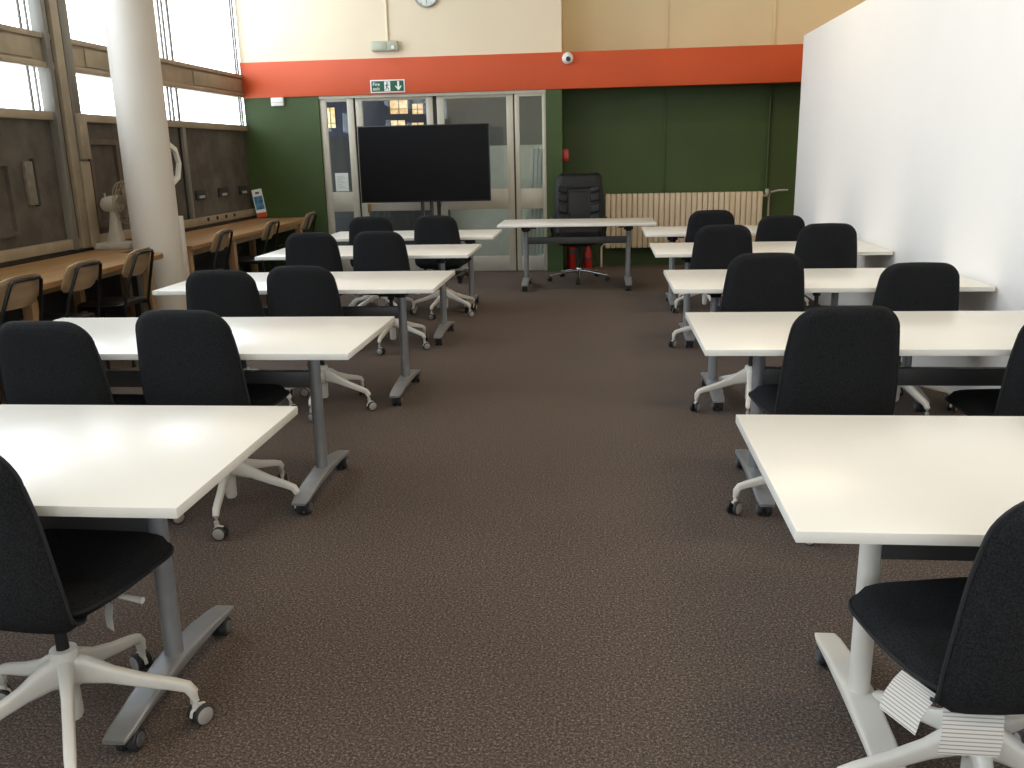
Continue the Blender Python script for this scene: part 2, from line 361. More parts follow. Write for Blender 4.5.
# corridor behind the glazed doors
bm = nbm(); box(bm, -2.25, -.55, 13.2, 13.3, 0, 2.6); struct('wall_corridor', bm, 'greywall')
bm = nbm(); box(bm, -2.2, -.62, 13.16, 13.2, 0, 1.60); struct('wall_corridor_dado', bm, 'corr')
bm = nbm(); box(bm, XW, -2.25, 13.0, 13.3, 1.78, 2.6); struct('wall_corridor_blue', bm, 'navy')
bm = nbm(); box(bm, XW, -2.25, 13.0, 13.3, 0, 1.78); struct('wall_corridor_dark', bm, 'dark_gap')
bm = nbm(); box(bm, XW-.1, -.5, YB+.2, 13.3, 2.6, 2.7); struct('ceiling_corridor', bm, 'ceiling')
k = 8
for (x0, x1, z0, z1) in [(-2.98, -2.73, 2.07, 2.29), (-2.66, -2.51, 2.06, 2.20), (-2.98, -2.78, 1.80, 1.98), (-2.68, -2.51, 1.80, 1.94), (-3.93, -3.80, 1.90, 2.18), (-3.48, -3.40, 1.90, 2.06)]:  # glowing panes stand in for the bright patches in the door glass
    k += 1; e = sempty('window_%d' % k)
    bx('pane', (x0, x1, 12.985, 13.0, z0, z1), 'glow_patch', e)
    bm = nbm(); box(bm, (x0+x1)/2-.006, (x0+x1)/2+.006, 12.975, 12.985, z0, z1); box(bm, x0, x1, 12.975, 12.985, z0+.06, z0+.07); obj('glazing_bar', bm, 'brass', e)
for i in range(4):
    bm = nbm(); v = box(bm, -.026, .020, 0, .5, 0, 1.54+.02*(i % 2)); 
    o = obj('white_board', bm, 'swhite'); o.location = (-.935+.052*i, 11.75, 0.0); o.rotation_euler = (0, math.radians(2.8), 0)
    tag(o, ['white board leaning behind the right glass side panel, leftmost of four', 'white board leaning behind side panel glass, second from left', 'white board leaning behind side panel glass, third from left', 'white board leaning behind side panel glass, rightmost of four'][i], 'board', 'white boards leaning behind the glass')
area('corridor_fill_light', (-1.6, 12.4, 2.55), (0, 0, 0), 1.6, .5, 7, (1, .96, .88))  # unseen lamp added so the corridor gets some light

# glazed doors and side panels, all under the orange band
def leaf(name, x0, x1, zt, y, st=.075, handle=None, fixed=False):
    e = sempty(name, (0, 0, 0))
    bm = nbm()
    box(bm, x0, x0+st, y, y+.05, 0.01, zt, bev=.004); box(bm, x1-st, x1, y, y+.05, .01, zt, bev=.004)
    box(bm, x0+st, x1-st, y, y+.05, zt-.07, zt, bev=.004)
    obj('frame', bm, 'alu', e)
    bm = nbm(); box(bm, x0+st, x1-st, y+.003, y+.047, .80, 1.05, bev=.004); obj('mid_rail', bm, 'alu', e)
    bm = nbm(); box(bm, x0+st, x1-st, y+.003, y+.047, .01, .20, bev=.004); obj('kick_plate', bm, 'door_panel', e)
    bm = nbm(); box(bm, x0+st, x1-st, y+.02, y+.026, 1.05, zt-.07); obj('upper_pane', bm, 'dglass', e)
    bm = nbm(); box(bm, x0+st, x1-st, y+.02, y+.026, .20, .80); obj('lower_pane', bm, 'dglass', e)
    if handle is not None:
        bm = nbm(); box(bm, handle-.02, handle+.02, y-.01, y, .78, .98, bev=.004)
        cyl(bm, (handle, y, .90), (handle, y-.05, .90), .009, n=12); cyl(bm, (handle-.005, y-.05, .90), (handle+.13, y-.05, .895), .010, n=12)
        obj('handle', bm, 'brass', e)
    return e
leaf('window_15', -3.53, -3.09, 2.235, YB+.03, st=.085)
leaf('door_1', -3.07, -2.08, 2.235, YB+.05, st=.085, handle=-2.97)
leaf('door_2', -2.03, -1.07, 2.235, YB+.05, st=.085)
leaf('window_16', -1.05, -.655, 2.235, YB+.03, st=.055)
bm = nbm(); box(bm, -3.09, -3.07, YB+.05, YB+.12, 0, 2.236); box(bm, -2.08, -2.03, YB+.06, YB+.12, 0, 2.236); box(bm, -1.07, -1.05, YB+.05, YB+.12, 0, 2.236)
struct('trim_90', bm, 'dark_gap')
bx('trim_91', (-3.53, -.655, YB+.01, YB+.11, 2.20, 2.2365), 'alu', fn=struct)
bx('door_notice', (-3.39, -3.22, YB+.035, YB+.04, 1.06, 1.29), 'dial'); tag(bpy.data.objects['door_notice'], 'pale paper notice taped low on the narrow glass panel left of the doors', 'notice')
e = bpy.data.objects['door_notice']
bm = nbm()
for i in range(8): box(bm, -3.37, -3.26-.02*(i % 3), YB+.034, YB+.035, 1.10+.021*i, 1.105+.021*i)
obj('printed_lines', bm, 'castergrey', e)

# ------------------------------------------------------------------ column
bm = nbm(); lathe(bm, [(0, 0), (.2, 0), (.2, ZC-.001), (0, ZC-.001)], n=64, at=(-3.85, 7.45, 0))
struct('trim_92', bm, 'column', ang=50)
t = thing('column_trunking', 'slim white cable trunking fixed to the right side of the round column', 'trunking', (0, 0, 0))
bm = nbm(); box(bm, -3.72, -3.635, 7.50, 7.56, .25, 1.02, bev=.006); obj('casing', bm, 'column', t)
bm = nbm(); box(bm, -3.725, -3.628, 7.493, 7.50, .60, .66, bev=.003); obj('cover_joint', bm, 'wplas', t)

# ------------------------------------------------------------------ counter along the windows
t = thing('window_counter', 'long oak counter on square legs under the dark panels along the left wall', 'counter')
poly = [(-4.46, 2.6), (-3.53, 2.6), (-3.53, 4.6), (-3.63, 7.10), (-3.66, 7.16), (-4.07, 7.16), (-4.07, 7.72), (-3.66, 7.72), (-3.70, 11.36), (-4.46, 11.36)]
bm = nbm(); prism(bm, poly, .70, .74, bev=.004); obj('counter_top', bm, 'oak', t)
bm = nbm(); prism(bm, [(-3.70, 2.7), (-3.67, 2.7), (-3.67, 4.6), (-3.76, 7.08), (-3.79, 7.08)], .64, .70); prism(bm, [(-3.76, 7.74), (-3.73, 7.74), (-3.77, 11.3), (-3.80, 11.3)], .64, .70)
obj('apron', bm, 'oakleg', t)
for (x, y) in [(-3.64, 3.4), (-3.68, 5.35), (-3.75, 7.02), (-3.73, 7.755), (-3.75, 8.80), (-3.77, 10.95)]:
    bm = nbm(); box(bm, x-.035, x+.035, y-.035, y+.035, 0, .70, bev=.004); obj('leg', bm, 'oakleg', t)
    bm = nbm(); box(bm, x-.66, x-.59, y-.035, y+.035, 0, .70, bev=.004); obj('leg', bm, 'oakleg', t)

# ------------------------------------------------------------------ flip-top tables
def make_table(label, group, metal='silver'):
    W, D, H = 1.70, .82, .74
    t = thing('folding_table', label, 'table', group=group)      # origin: floor under the table's centre
    bm = nbm(); box(bm, -W/2, W/2, -D/2, D/2, H-.026, H, bev=.002); obj('tabletop', bm, 'lam', t)
    bm = nbm(); box(bm, -W/2+.30, W/2-.30, -.020, .020, .495, .57, bev=.004); obj('crossbeam', bm, 'beam', t)
    for s in (-1, 1):
        x = s*(W/2-.28)
        bm = nbm(); sweep(bm, [(x, 0, .09), (x, 0, .655)], [(.027, .027)]*2, n=24); 
        for dz in (.60, .57): lathe(bm, [(.006, 0), (.006, .002), (0, .002)], n=10, at=(x-.027, -.004, dz), axis=(-1, 0, 0))
        obj('leg', bm, metal, t)
        bm = nbm(); box(bm, x-.045, x+.045, -.12, .12, .690, .714, bev=.004); box(bm, x-.032, x+.032, -.045, .045, .63, .692, bev=.008); cyl(bm, (x-.05, 0, .66), (x+.05, 0, .66), .018)
        cyl(bm, (x-s*.05, .03, .67), (x-s*.11, .05, .665), .008)
        obj('tilt_bracket', bm, 'black', t)
        pts = [(x, -.345, .072), (x, -.30, .078), (x, -.18, .093), (x, 0, .103), (x, .18, .093), (x, .30, .078), (x, .345, .072)]
        bm = nbm(); sweep(bm, pts, [(.030, .006), (.036, .009), (.038, .014), (.040, .018), (.038, .014), (.036, .009), (.030, .006)], n=16, square=.8)
        f = obj('foot', bm, metal, t)
        for e in (-1, 1):
            y = e*.285
            bm = nbm(); cyl(bm, (x, y, .080), (x, y, .062), .014)
            for q in (-1, 1):
                lathe(bm, [(0, -.011), (.026, -.011), (.031, -.006), (.031, .006), (.026, .011), (0, .011)], n=24, at=(x+q*.017, y-e*.0+.012, .031), axis=(1, 0, 0))
            box(bm, x-.005, x+.005, y-.012, y+.03, .02, .066, bev=.002)
            obj('caster', bm, 'rubber', f)
            for q in (-1, 1):
                bm = nbm(); lathe(bm, [(0, q*.0), (.019, 0), (.018, .003*1), (0, .003)], n=18, at=(x+q*.028, y+.012, .031), axis=(q, 0, 0))
                obj('wheel_disc', bm, 'discgrey', f)
    bm = nbm(); box(bm, -W/2+.33, W/2-.33, -.10, -.07, .692, .714, bev=.003); box(bm, -W/2+.33, W/2-.33, .07, .10, .692, .714, bev=.003); obj('top_rail', bm, 'beam', t)
    return t
GL, GR = 'white tables in the left column', 'white tables in the right column'
TL = [(-.9357, 1.7506), (-.9813, 3.3075), (-.9550, 5.0021), (-1.0058, 6.7603), (-.9807, 8.2366)]
TR = [(.3970, 1.6888), (.4087, 3.3781), (.4137, 4.9272), (.4178, 6.6524), (.4330, 8.2847)]
place = ['nearest the camera', 'second from the camera', 'third from the camera', 'fourth from the camera', 'furthest from the camera']
tb = make_table('white folding table on grey wheeled feet, left column, ' + place[0], GL)
tb.location = (TL[0][0]-.85, TL[0][1]+.41, 0)
for i in range(1, 5): dup(tb, (TL[i][0]-.85, TL[i][1]+.41, 0), 0, 'white folding table on grey wheeled feet, left column, ' + place[i], GL)
for i in range(5):
    x = TR[i][0]+.85
    if i == 0:
        make_table('white folding table with white legs and feet, right column, ' + place[0], GR, 'wplas').location = (x, TR[0][1]+.41, 0)
        continue
    dup(tb, (min(x, 2.125-.85), TR[i][1]+.41, 0), 0, 'white folding table on grey feet against the white wall, right column, ' + place[i], GR)
dt = dup(tb, (-1.0969+.85, 9.558+.41, 0), 0, 'white folding table alone at the front centre with the executive chair behind it', None)
if 'group' in dt: del dt['group']

# ------------------------------------------------------------------ upholstered swivel chairs
def corner(w_, dist, r):
    if dist >= r: return w_
    return w_ - r + math.sqrt(max(0, r*r-(r-dist)**2))
def lerp_prof(P, s):
    for a, b in zip(P, P[1:]):
        if s <= b[0]+1e-9:
            k = (s-a[0])/(b[0]-a[0]); k = max(0, min(1, k)); return [a[j]+(b[j]-a[j])*k for j in range(1, len(a))]
    return list(P[-1][1:])
def smooth_rows(P, n, rb, rt_):
    """P: (y, z, halfwidth) control points -> resampled rows with rounded ends"""
    pts = []
    m = len(P)
    for i in range(m-1):
        p0, p1, p2, p3 = P[max(i-1, 0)], P[i], P[i+1], P[min(i+2, m-1)]
        for k in range(10):
            t = k/10; q = []
            for j in range(3):
                q.append(.5*((2*p1[j])+(-p0[j]+p2[j])*t+(2*p0[j]-5*p1[j]+4*p2[j]-p3[j])*t*t+(-p0[j]+3*p1[j]-3*p2[j]+p3[j])*t**3))
            pts.append(q)
    pts.append(list(P[-1]))
    s = [0]
    for a, b in zip(pts, pts[1:]): s.append(s[-1]+math.hypot(b[0]-a[0], b[1]-a[1]))
    T = s[-1]; prof = [(s[i], *pts[i]) for i in range(len(pts))]
    rows = []
    for i in range(n):
        q = i/(n-1); q = .5-.5*math.cos(PI*q) if True else q
        d = q*T; y, z, w_ = lerp_prof(prof, d)
        w_ = corner(w_, d, rb); w_ = corner(w_, T-d, rt_)
        rows.append((y, z, max(w_, .02), q))
    return rows
def make_chair(label, group):
    t = thing('swivel_chair', label, 'chair', group=group)       # faces +Y, origin on the floor under the gas column
    bm = nbm()
    rows = smooth_rows([(-.08, .440, .180), (-.150, .442, .208), (-.200, .464, .222), (-.225, .52, .226), (-.234, .62, .222), (-.240, .74, .212), (-.250, .84, .199), (-.262, .918, .188)], 34, .05, .085)
    out = pillow(bm, rows, .050, curl=lambda v, u: (.048*u*u*min(1, v*3)*(1-.75*v), -.010*u*u*max(0, v-.6)), edge=8)
    b = obj('backrest', bm, 'fabric', t, ang=60)
    bm = nbm(); sweep(bm, out, .0045, n=6, closed=True); obj('piping', bm, 'piping', b)
    bm = nbm()
    rows = smooth_rows([(-.190, .462, .190), (-.12, .456, .220), (0, .460, .235), (.12, .470, .237), (.20, .474, .230), (.25, .468, .222)], 28, .04, .10)
    out = pillow(bm, rows, .062, curl=lambda v, u: (0, .018*u*u*(1-v)), edge=7)
    s_ = obj('seat', bm, 'fabric', t, ang=60)
    bm = nbm(); sweep(bm, out, .0045, n=6, closed=True); obj('piping', bm, 'piping', s_)
    bm = nbm(); box(bm, -.075, .075, -.10, .10, .395, .430, bev=.008); cyl(bm, (0, 0, .20), (0, 0, .40), .0155, n=20); lathe(bm, [(0, .36), (.026, .36), (.032, .40), (0, .40)], n=24)
    obj('gas_lift', bm, 'black', t)
    bm = nbm(); cyl(bm, (.06, .04, .412), (.17, .05, .408), .005, n=10); cyl(bm, (.16, .05, .408), (.225, .052, .402), .007, .009, n=12); obj('lever', bm, 'wplas', t)
    bm = nbm(); lathe(bm, [(0, .058), (.019, .058), (.025, .07), (.025, .16), (.033, .19), (.035, .255), (.033, .264), (.017, .265), (.017, .23), (0, .23)], n=32)
    for k in range(5):
        a = 2*PI*k/5+PI/2; c_, s2 = math.cos(a), math.sin(a)
        P = [(.015, .200), (.05, .198), (.11, .176), (.19, .150), (.27, .128), (.298, .118), (.310, .100), (.312, .070)]
        Z = [(.020, .046), (.018, .038), (.0145, .023), (.0140, .018), (.014, .015), (.0135, .014), (.012, .014), (.010, .012)]
        sweep(bm, [(c_*r, s2*r, z) for r, z in P], Z, n=12, square=.35)
    base = obj('star_base', bm, 'wplas', t, ang=50)
    for k in range(5):
        a = 2*PI*k/5+PI/2; c_, s2 = math.cos(a), math.sin(a); px, py = c_*.312, s2*.312
        th = a + random.uniform(-.9, .9)+PI/2; d = Vector((math.cos(th), math.sin(th), 0)); ax = Vector((-d.y, d.x, 0))
        cc = Vector((px, py, .029))+d*.012
        bm = nbm(); cyl(bm, (px, py, .050), (px, py, .078), .009, n=12); sweep(bm, [cc+Vector((0, 0, .012)), Vector((px, py, .056))], [(.005, .012), (.010, .012)], n=10)
        pts = [cc+Vector((0, 0, 0))+(-d*math.cos(q)+Vector((0, 0, 1))*math.sin(q))*.0295 for q in [0, .5, 1.0, 1.57, 2.1]]
        sweep(bm, pts, [(.006, .002)]*5, n=8)
        c0 = obj('caster', bm, 'wplas', base)
        bm = nbm()
        for q in (-1, 1):
            lathe(bm, [(0, -.008), (.023, -.008), (.0285, -.005), (.0285, .005), (.024, .008)], n=24, at=cc+ax*q*.0155, axis=ax*q)
            lathe(bm, [(.024, .008), (.020, .0105), (0, .011)], n=24, at=cc+ax*q*.0155, axis=ax*q, mi=1)
        obj('wheel', bm, ('rubber', 'castergrey'), base)
    return t
GLc, GRc = 'charcoal swivel chairs at the left tables', 'charcoal swivel chairs at the right tables'
D2 = math.radians
# (x, y, heading deg ccw from +Y, lift, base spin, label, group)
chairs = [
 (-1.39, 1.93, -10, .0, 'charcoal swivel chair on white star base, nearest the camera on the left', GLc),
 (-1.60, 3.48, -4, .012, 'charcoal swivel chair between the two nearest left tables, on the aisle side', GLc),
 (-2.10, 3.35, -2, -.005, 'charcoal swivel chair between the two nearest left tables, partly cut by the left edge', GLc),
 (-1.68, 5.10, -2, -.02, 'charcoal swivel chair tucked into the third left table, aisle side', GLc),
 (-2.14, 5.02, 3, -.03, 'charcoal swivel chair tucked into the third left table, window side', GLc),
 (-1.65, 6.85, -3, .022, 'charcoal swivel chair tucked into the fourth left table, aisle side', GLc),
 (-2.18, 6.82, 0, .022, 'charcoal swivel chair tucked into the fourth left table, window side', GLc),
 (-1.47, 8.32, -5, .035, 'charcoal swivel chair at the furthest left table, aisle side', GLc),
 (-2.10, 8.32, 0, .035, 'charcoal swivel chair at the furthest left table, window side', GLc),
 (.845, 1.80, 11, -.03, 'charcoal swivel chair with white paper tags under its seat, nearest on the right', GRc),
 (.885, 3.55, 6, .0, 'charcoal swivel chair filling the gap behind the nearest right table, aisle side', GRc),
 (1.69, 3.55, 6, -.02, 'charcoal swivel chair at the second right table, cut by the right frame edge', GRc),
 (.88, 5.09, 3, .025, 'charcoal swivel chair tucked into the third right table, aisle side', GRc),
 (1.70, 5.09, -2, -.035, 'charcoal swivel chair set low at the third right table beside the white wall', GRc),
 (.89, 6.82, 2, .035, 'charcoal swivel chair tucked into the fourth right table, aisle side', GRc),
 (1.64, 6.82, -2, .035, 'charcoal swivel chair tucked into the fourth right table, wall side', GRc),
 (1.0, 8.45, 2, .035, 'charcoal swivel chair at the furthest right table in front of the radiator', GRc),
 (1.64, 8.45, -3, -.02, 'charcoal swivel chair set low at the furthest right table, beside the white wall end', GRc),
]
spins = [-5, 48, 48, 39, 39, 29, 29, 20, 5, 25, 21, 57, 25, 50, 20, 8, 44, 30]
base_chair = None
for i, (x, y, hd, lift, lab, grp) in enumerate(chairs):
    if base_chair is None:
        ch = base_chair = make_chair(lab, grp); ch.location = (x, y, 0); ch.rotation_euler = (0, 0, D2(hd))
    else:
        ch = dup(base_chair, (x, y, 0), D2(hd), lab, grp)
    for o in ch.children:
        k = o.name.split('.')[0]
        if k in ('backrest', 'seat', 'lever'): o.location = (0, 0, lift)
        if k == 'gas_lift': o.location = (0, 0, lift)
        if k == 'star_base': o.rotation_euler = (0, 0, D2(spins[i]-hd))
# paper tags under the nearest right chair, care tag under the nearest left chair
def paper_tag(name, pts, wv, lab, tp, parent):
    bm = nbm(); uv = bm.loops.layers.uv.new('UVMap'); A = []; wv = Vector(wv)
    for p in pts: A.append([bm.verts.new(Vector(p)+wv*k/4) for k in range(5)])
    nn = (Vector(pts[1])-Vector(pts[0])).cross(wv).normalized()*.0006
    for i in range(len(pts)-1):
        for k in range(4):
            f = bm.faces.new((A[i][k], A[i][k+1], A[i+1][k+1], A[i+1][k]))
            for l, (a, b) in zip(f.loops, [(i, k), (i, k+1), (i+1, k+1), (i+1, k)]): l[uv].uv = (b/4, a/(len(pts)-1))
    r = bmesh.ops.extrude_face_region(bm, geom=bm.faces[:])
    for v in [g for g in r['geom'] if isinstance(g, bmesh.types.BMVert)]: v.co += nn
    return obj(name, bm, 'paper', parent, label=lab)
nr = [o for o in bpy.data.objects if 'white paper tags' in str(o.get('label', ''))][0]
paper_tag('paper_tag', [(-.200, -.165, .425), (-.212, -.185, .40), (-.220, -.20, .37), (-.228, -.205, .335)], (.115, -.02, -.004), 'large printed white paper tag', None, nr)
paper_tag('paper_tag', [(-.235, -.07, .435), (-.255, -.075, .42), (-.275, -.08, .395), (-.29, -.09, .365)], (.035, -.08, -.012), 'small creased printed paper tag', None, nr)
paper_tag('care_tag', [(.14, .02, .41), (.150, .0, .385), (.155, -.005, .35)], (.03, -.01, -.004), 'small white care tag', None, base_chair)

# ------------------------------------------------------------------ plywood chairs at the counter
def make_ply(label, group):
    t = thing('plywood_chair', label, 'chair', group=group)      # faces +Y
    bm = nbm(); n1 = 13
    def bk(zb, zt, y0):                                           # curved plywood back
        vv = []
        for i in range(9):
            q = i/8; z = zb+(zt-zb)*q; hw = .178-.03*abs(q-.5)**3*8*(1 if q > .5 else .6)
            if q in (0, 1): hw -= .022
            vv.append([Vector(((2*k/(n1-1)-1)*hw, y0-.03*(1-(2*k/(n1-1)-1)**2)-.085*q, z-.012*((2*k/(n1-1)-1)**4)*(1 if q == 1 else 0))) for k in range(n1)])
        F = [[bm.verts.new(p+Vector((0, .006, 0))) for p in r] for r in vv]; B = [[bm.verts.new(p-Vector((0, .006, 0))) for p in r] for r in vv]
        for i in range(8):
            for k in range(n1-1):
                bm.faces.new((F[i][k], F[i][k+1], F[i+1][k+1], F[i+1][k])); bm.faces.new((B[i][k], B[i+1][k], B[i+1][k+1], B[i][k+1]))
        ol = lambda X: [X[i][0] for i in range(9)]+X[8][1:-1]+[X[i][-1] for i in range(8, -1, -1)]+X[0][-2:0:-1]
        a, b = ol(F), ol(B)
        for i in range(len(a)): bm.faces.new((a[i], a[(i+1) % len(a)], b[(i+1) % len(a)], b[i]))
    bk(.665, .865, -.195); obj('backrest', bm, 'ply', t)
    bm = nbm()
    sweep(bm, [(-.19, -.215, .02), (-.175, -.195, .45), (-.165, -.238, .62), (-.125, -.305, .82), (-.105, -.310, .838), (.105, -.310, .838), (.125, -.305, .82), (.165, -.238, .62), (.175, -.195, .45), (.19, -.215, .02)], .0115, n=12)
    sweep(bm, [(-.19, .20, .02), (-.175, .17, .43), (-.175, -.19, .44)], .011, n=10); sweep(bm, [(.19, .20, .02), (.175, .17, .43), (.175, -.19, .44)], .011, n=10)
    cyl(bm, (-.175, .16, .425), (.175, .16, .425), .010, n=10); cyl(bm, (-.185, -.205, .25), (.185, -.205, .25), .008, n=10)
    for x in (-.19, .19):
        for y in (-.215, .2): cyl(bm, (x, y, 0), (x, y, .03), .015, n=12)
    obj('tube_frame', bm, 'black_metal', t)
    bm = nbm(); rows = smooth_rows([(-.19, .465, .185), (-.05, .455, .20), (.10, .458, .20), (.20, .450, .185)], 16, .04, .05); pillow(bm, rows, .045, edge=8); obj('seat', bm, 'black', t)
    return t
GP = 'plywood backed chairs at the oak counter'
xs = -3.64+.0
pc = [(4.88, -6, 'nearest the camera'), (5.60, -4, 'second from the camera'), (6.32, 0, 'third, just before the round column'),
      (7.99, 2, 'first beyond the round column'), (9.12, 2, 'second beyond the round column'), (10.40, 2, 'last, by the green wall')]
p0 = None
for i, (y, r, s) in enumerate(pc):
    lab = 'black chair with plywood back at the counter, ' + s
    loc = (-3.68+(.0 if i < 3 else -.02)+(.04 if i == 0 else 0)-(.05 if i == 3 else 0), y, 0); rz = PI/2+D2(r)
    if p0 is None: p0 = make_ply(lab, GP); p0.location = loc; p0.rotation_euler = (0, 0, rz)
    else: dup(p0, loc, rz, lab, GP)

# ------------------------------------------------------------------ desk fan on the counter
t = thing('desk_fan', 'old white desk fan on a flat base on the oak counter left of the column', 'fan', (-4.30, 7.62, .74))
bm = nbm(); box(bm, -.17, .17, -.13, .13, 0, .055, bev=.012); obj('base', bm, 'fan', t)
bm = nbm(); sweep(bm, [(-.02, 0, .05), (-.01, 0, .16), (0, 0, .33)], [(.075, .055), (.05, .045), (.032, .032)], n=20, square=.3); obj('stand', bm, 'fan', t)
bm = nbm(); lathe(bm, [(0, -.10), (.045, -.10), (.06, -.085), (.072, -.03), (.075, .06), (.06, .075), (0, .08)], n=28, at=(0, 0, .39), axis=(1, 0, .06)); cyl(bm, (-.07, 0, .45), (-.07, 0, .485), .008); obj('motor_housing', bm, 'fan', t)
bm = nbm()
ax = Vector((1, 0, .06)).normalized(); s, u_ = frame_from(ax); c0 = Vector((.13, 0, .40))
for R, h in ((.19, 0), (.185, .03), (.185, -.03), (.12, .055), (.12, -.045), (.05, .06)):
    sweep(bm, [c0+ax*h+(s*math.cos(q)+u_*math.sin(q))*R for q in [2*PI*k/32 for k in range(32)]], .0028, n=6, closed=True)
for k in range(28):
    q = 2*PI*k/28; d = s*math.cos(q)+u_*math.sin(q)
    sweep(bm, [c0-ax*.045+d*.05, c0-ax*.045+d*.12, c0-ax*.03+d*.185, c0+d*.19, c0+ax*.03+d*.185, c0+ax*.055+d*.12, c0+ax*.06+d*.05], .0016, n=4)
obj('guard', bm, 'taupe', t)
bm = nbm()
for k in range(4):
    q = 2*PI*k/4+.4; d = s*math.cos(q)+u_*math.sin(q); e2 = ax.cross(d)
    sweep(bm, [c0+d*.02, c0+d*.09+e2*.01, c0+d*.155+e2*.015], [(.018, .002), (.05, .002), (.035, .002)], n=10, upv=(ax+e2*.5).normalized())
lathe(bm, [(0, -.02), (.025, -.02), (.025, .02), (0, .03)], n=16, at=c0, axis=ax); obj('blades', bm, 'taupe', t)

# flyer leaning in the corner of the counter
t = thing('flyer', 'white flyer with blue picture and red foot leaning in the counter corner', 'flyer', (-4.44, 11.27, .742))
t.rotation_euler = (D2(-6), D2(-9), D2(8))
bm = nbm(); box(bm, .02, .15, 0, .004, 0, .36); obj('sheet', bm, 'swhite', t)
bm = nbm(); box(bm, .03, .14, -.001, 0, .10, .27); obj('picture', bm, 'sblue', t)
bm = nbm(); box(bm, .02, .15, -.001, 0, 0, .06); obj('red_band', bm, 'orange', t)
bm = nbm(); box(bm, .06, .11, -.001, 0, .30, .325); obj('heading', bm, 'beam', t)

# ------------------------------------------------------------------ television on a stand
t = thing('television', 'large black flat screen television on a stand in front of the doors', 'television', (-2.07, 10.66, 0))
bm = nbm(); box(bm, -.785, .785, -.02, .03, .945, 1.835, bev=.006); box(bm, -.35, .35, .03, .075, 1.1, 1.6, bev=.01); obj('casing', bm, 'bezel', t)
bm = nbm(); box(bm, -.773, .773, -.0225, -.0195, .965, 1.823); obj('screen', bm, 'screen', t)
bm = nbm()
for x in (-.055, .055): box(bm, x-.018, x+.018, .035, .09, .10, 1.3, bev=.004)
box(bm, -.055, .055, .05, .08, .62, .66); box(bm, -.45, .45, .02, .10, .06, .11, bev=.01)
for s in (-1, 1): box(bm, s*.42-.03, s*.42+.03, -.32, .38, .055, .10, bev=.01)
obj('stand', bm, 'black_metal', t)
for s in (-1, 1):
    for e in (-.28, .34):
        bm = nbm()
        for q in (-1, 1): lathe(bm, [(0, -.01), (.024, -.01), (.028, -.006), (.028, .006), (.024, .01), (0, .01)], n=20, at=(s*.42+q*.014, e, .028), axis=(1, 0, 0))
        cyl(bm, (s*.42, e, .03), (s*.42, e, .06), .008, n=10); obj('caster', bm, 'rubber', t)
bm = nbm(); sweep(bm, [(.13, .04, 1.0), (.15, .05, .8), (.14, .05, .6), (.10, .06, .3), (.06, .07, .12)], .005, n=6); sweep(bm, [(.20, .04, 1.0), (.16, .05, .85), (.17, .05, .6), (.12, .06, .2), (.06, .07, .12)], .004, n=6); obj('cable', bm, 'black', t)

# ------------------------------------------------------------------ executive chair behind the front desk
t = thing('executive_chair', 'black leather high backed office chair on chrome star base behind the front desk', 'chair', (-.24, 10.58, 0), PI)
bm = nbm(); rows = smooth_rows([(-.20, .50, .27), (-.25, .62, .295), (-.265, .80, .295), (-.29, 1.0, .285), (-.315, 1.14, .272), (-.335, 1.235, .262)], 30, .05, .05)
pillow(bm, rows, .10, curl=lambda v, u: (.04*u*u, 0), edge=8); b = obj('backrest', bm, 'leather', t, ang=60)
def pad(x0, x1, z0, z1, y, dy=.02, lean=.0):
    bm = nbm(); vs = box(bm, x0, x1, -.025, .025, z0, z1, bev=.018, seg=3)
    for v in bm.verts: v.co.y += y + lean*(z0+z1)/2*0 - (v.co.z-.5)*.12
    return bm
obj('head_pad', pad(-.22, .22, 1.06, 1.22, -.19), 'leather', b); obj('centre_pad', pad(-.115, .115, .60, 1.03, -.195), 'leather', b)
for s in (-1, 1):
    for k, (z0, z1) in enumerate([(.62, .74), (.76, .87), (.89, .99), (1.0, 1.07)]):
        bm = pad(min(s*.13, s*.25), max(s*.13, s*.25), z0, z1, -.185)
        for v in bm.verts: v.co.z += abs(v.co.x)*.25-.03; v.co.y += (abs(v.co.x)-.1)*.15
        obj('bolster', bm, 'leather', b)
bm = nbm(); rows = smooth_rows([(-.22, .50, .24), (-.10, .49, .26), (.10, .49, .265), (.24, .485, .25), (.29, .45, .235)], 24, .05, .07); pillow(bm, rows, .11, edge=7); obj('seat', bm, 'leather', t, ang=60)
for s in (-1, 1):
    bm = nbm(); sweep(bm, [(s*.24, -.20, .50), (s*.315, -.19, .56), (s*.32, -.20, .70), (s*.31, -.14, .715), (s*.31, .10, .70), (s*.318, .16, .66), (s*.31, .10, .52), (s*.24, .06, .46)], [(.02, .012)]*8, n=12, square=.3)
    sweep(bm, [(s*.31, -.15, .725), (s*.31, .0, .73), (s*.31, .11, .715)], [(.026, .014), (.03, .018), (.026, .014)], n=12); obj('armrest', bm, 'black', t)
bm = nbm(); box(bm, -.10, .10, -.12, .12, .40, .445, bev=.01); cyl(bm, (0, 0, .10), (0, 0, .41), .026); obj('gas_lift', bm, 'black', t)
bm = nbm(); lathe(bm, [(0, .07), (.034, .07), (.038, .13), (.03, .15), (0, .15)], n=24)
for k in range(5):
    a = 2*PI*k/5+PI/2; c_, s2 = math.cos(a), math.sin(a)
    sweep(bm, [(c_*r, s2*r, z) for r, z in [(.02, .115), (.12, .108), (.25, .085), (.365, .066)]], [(.022, .018), (.019, .014), (.015, .010), (.013, .009)], n=12, square=.2)
base = obj('star_base', bm, 'chrome', t)
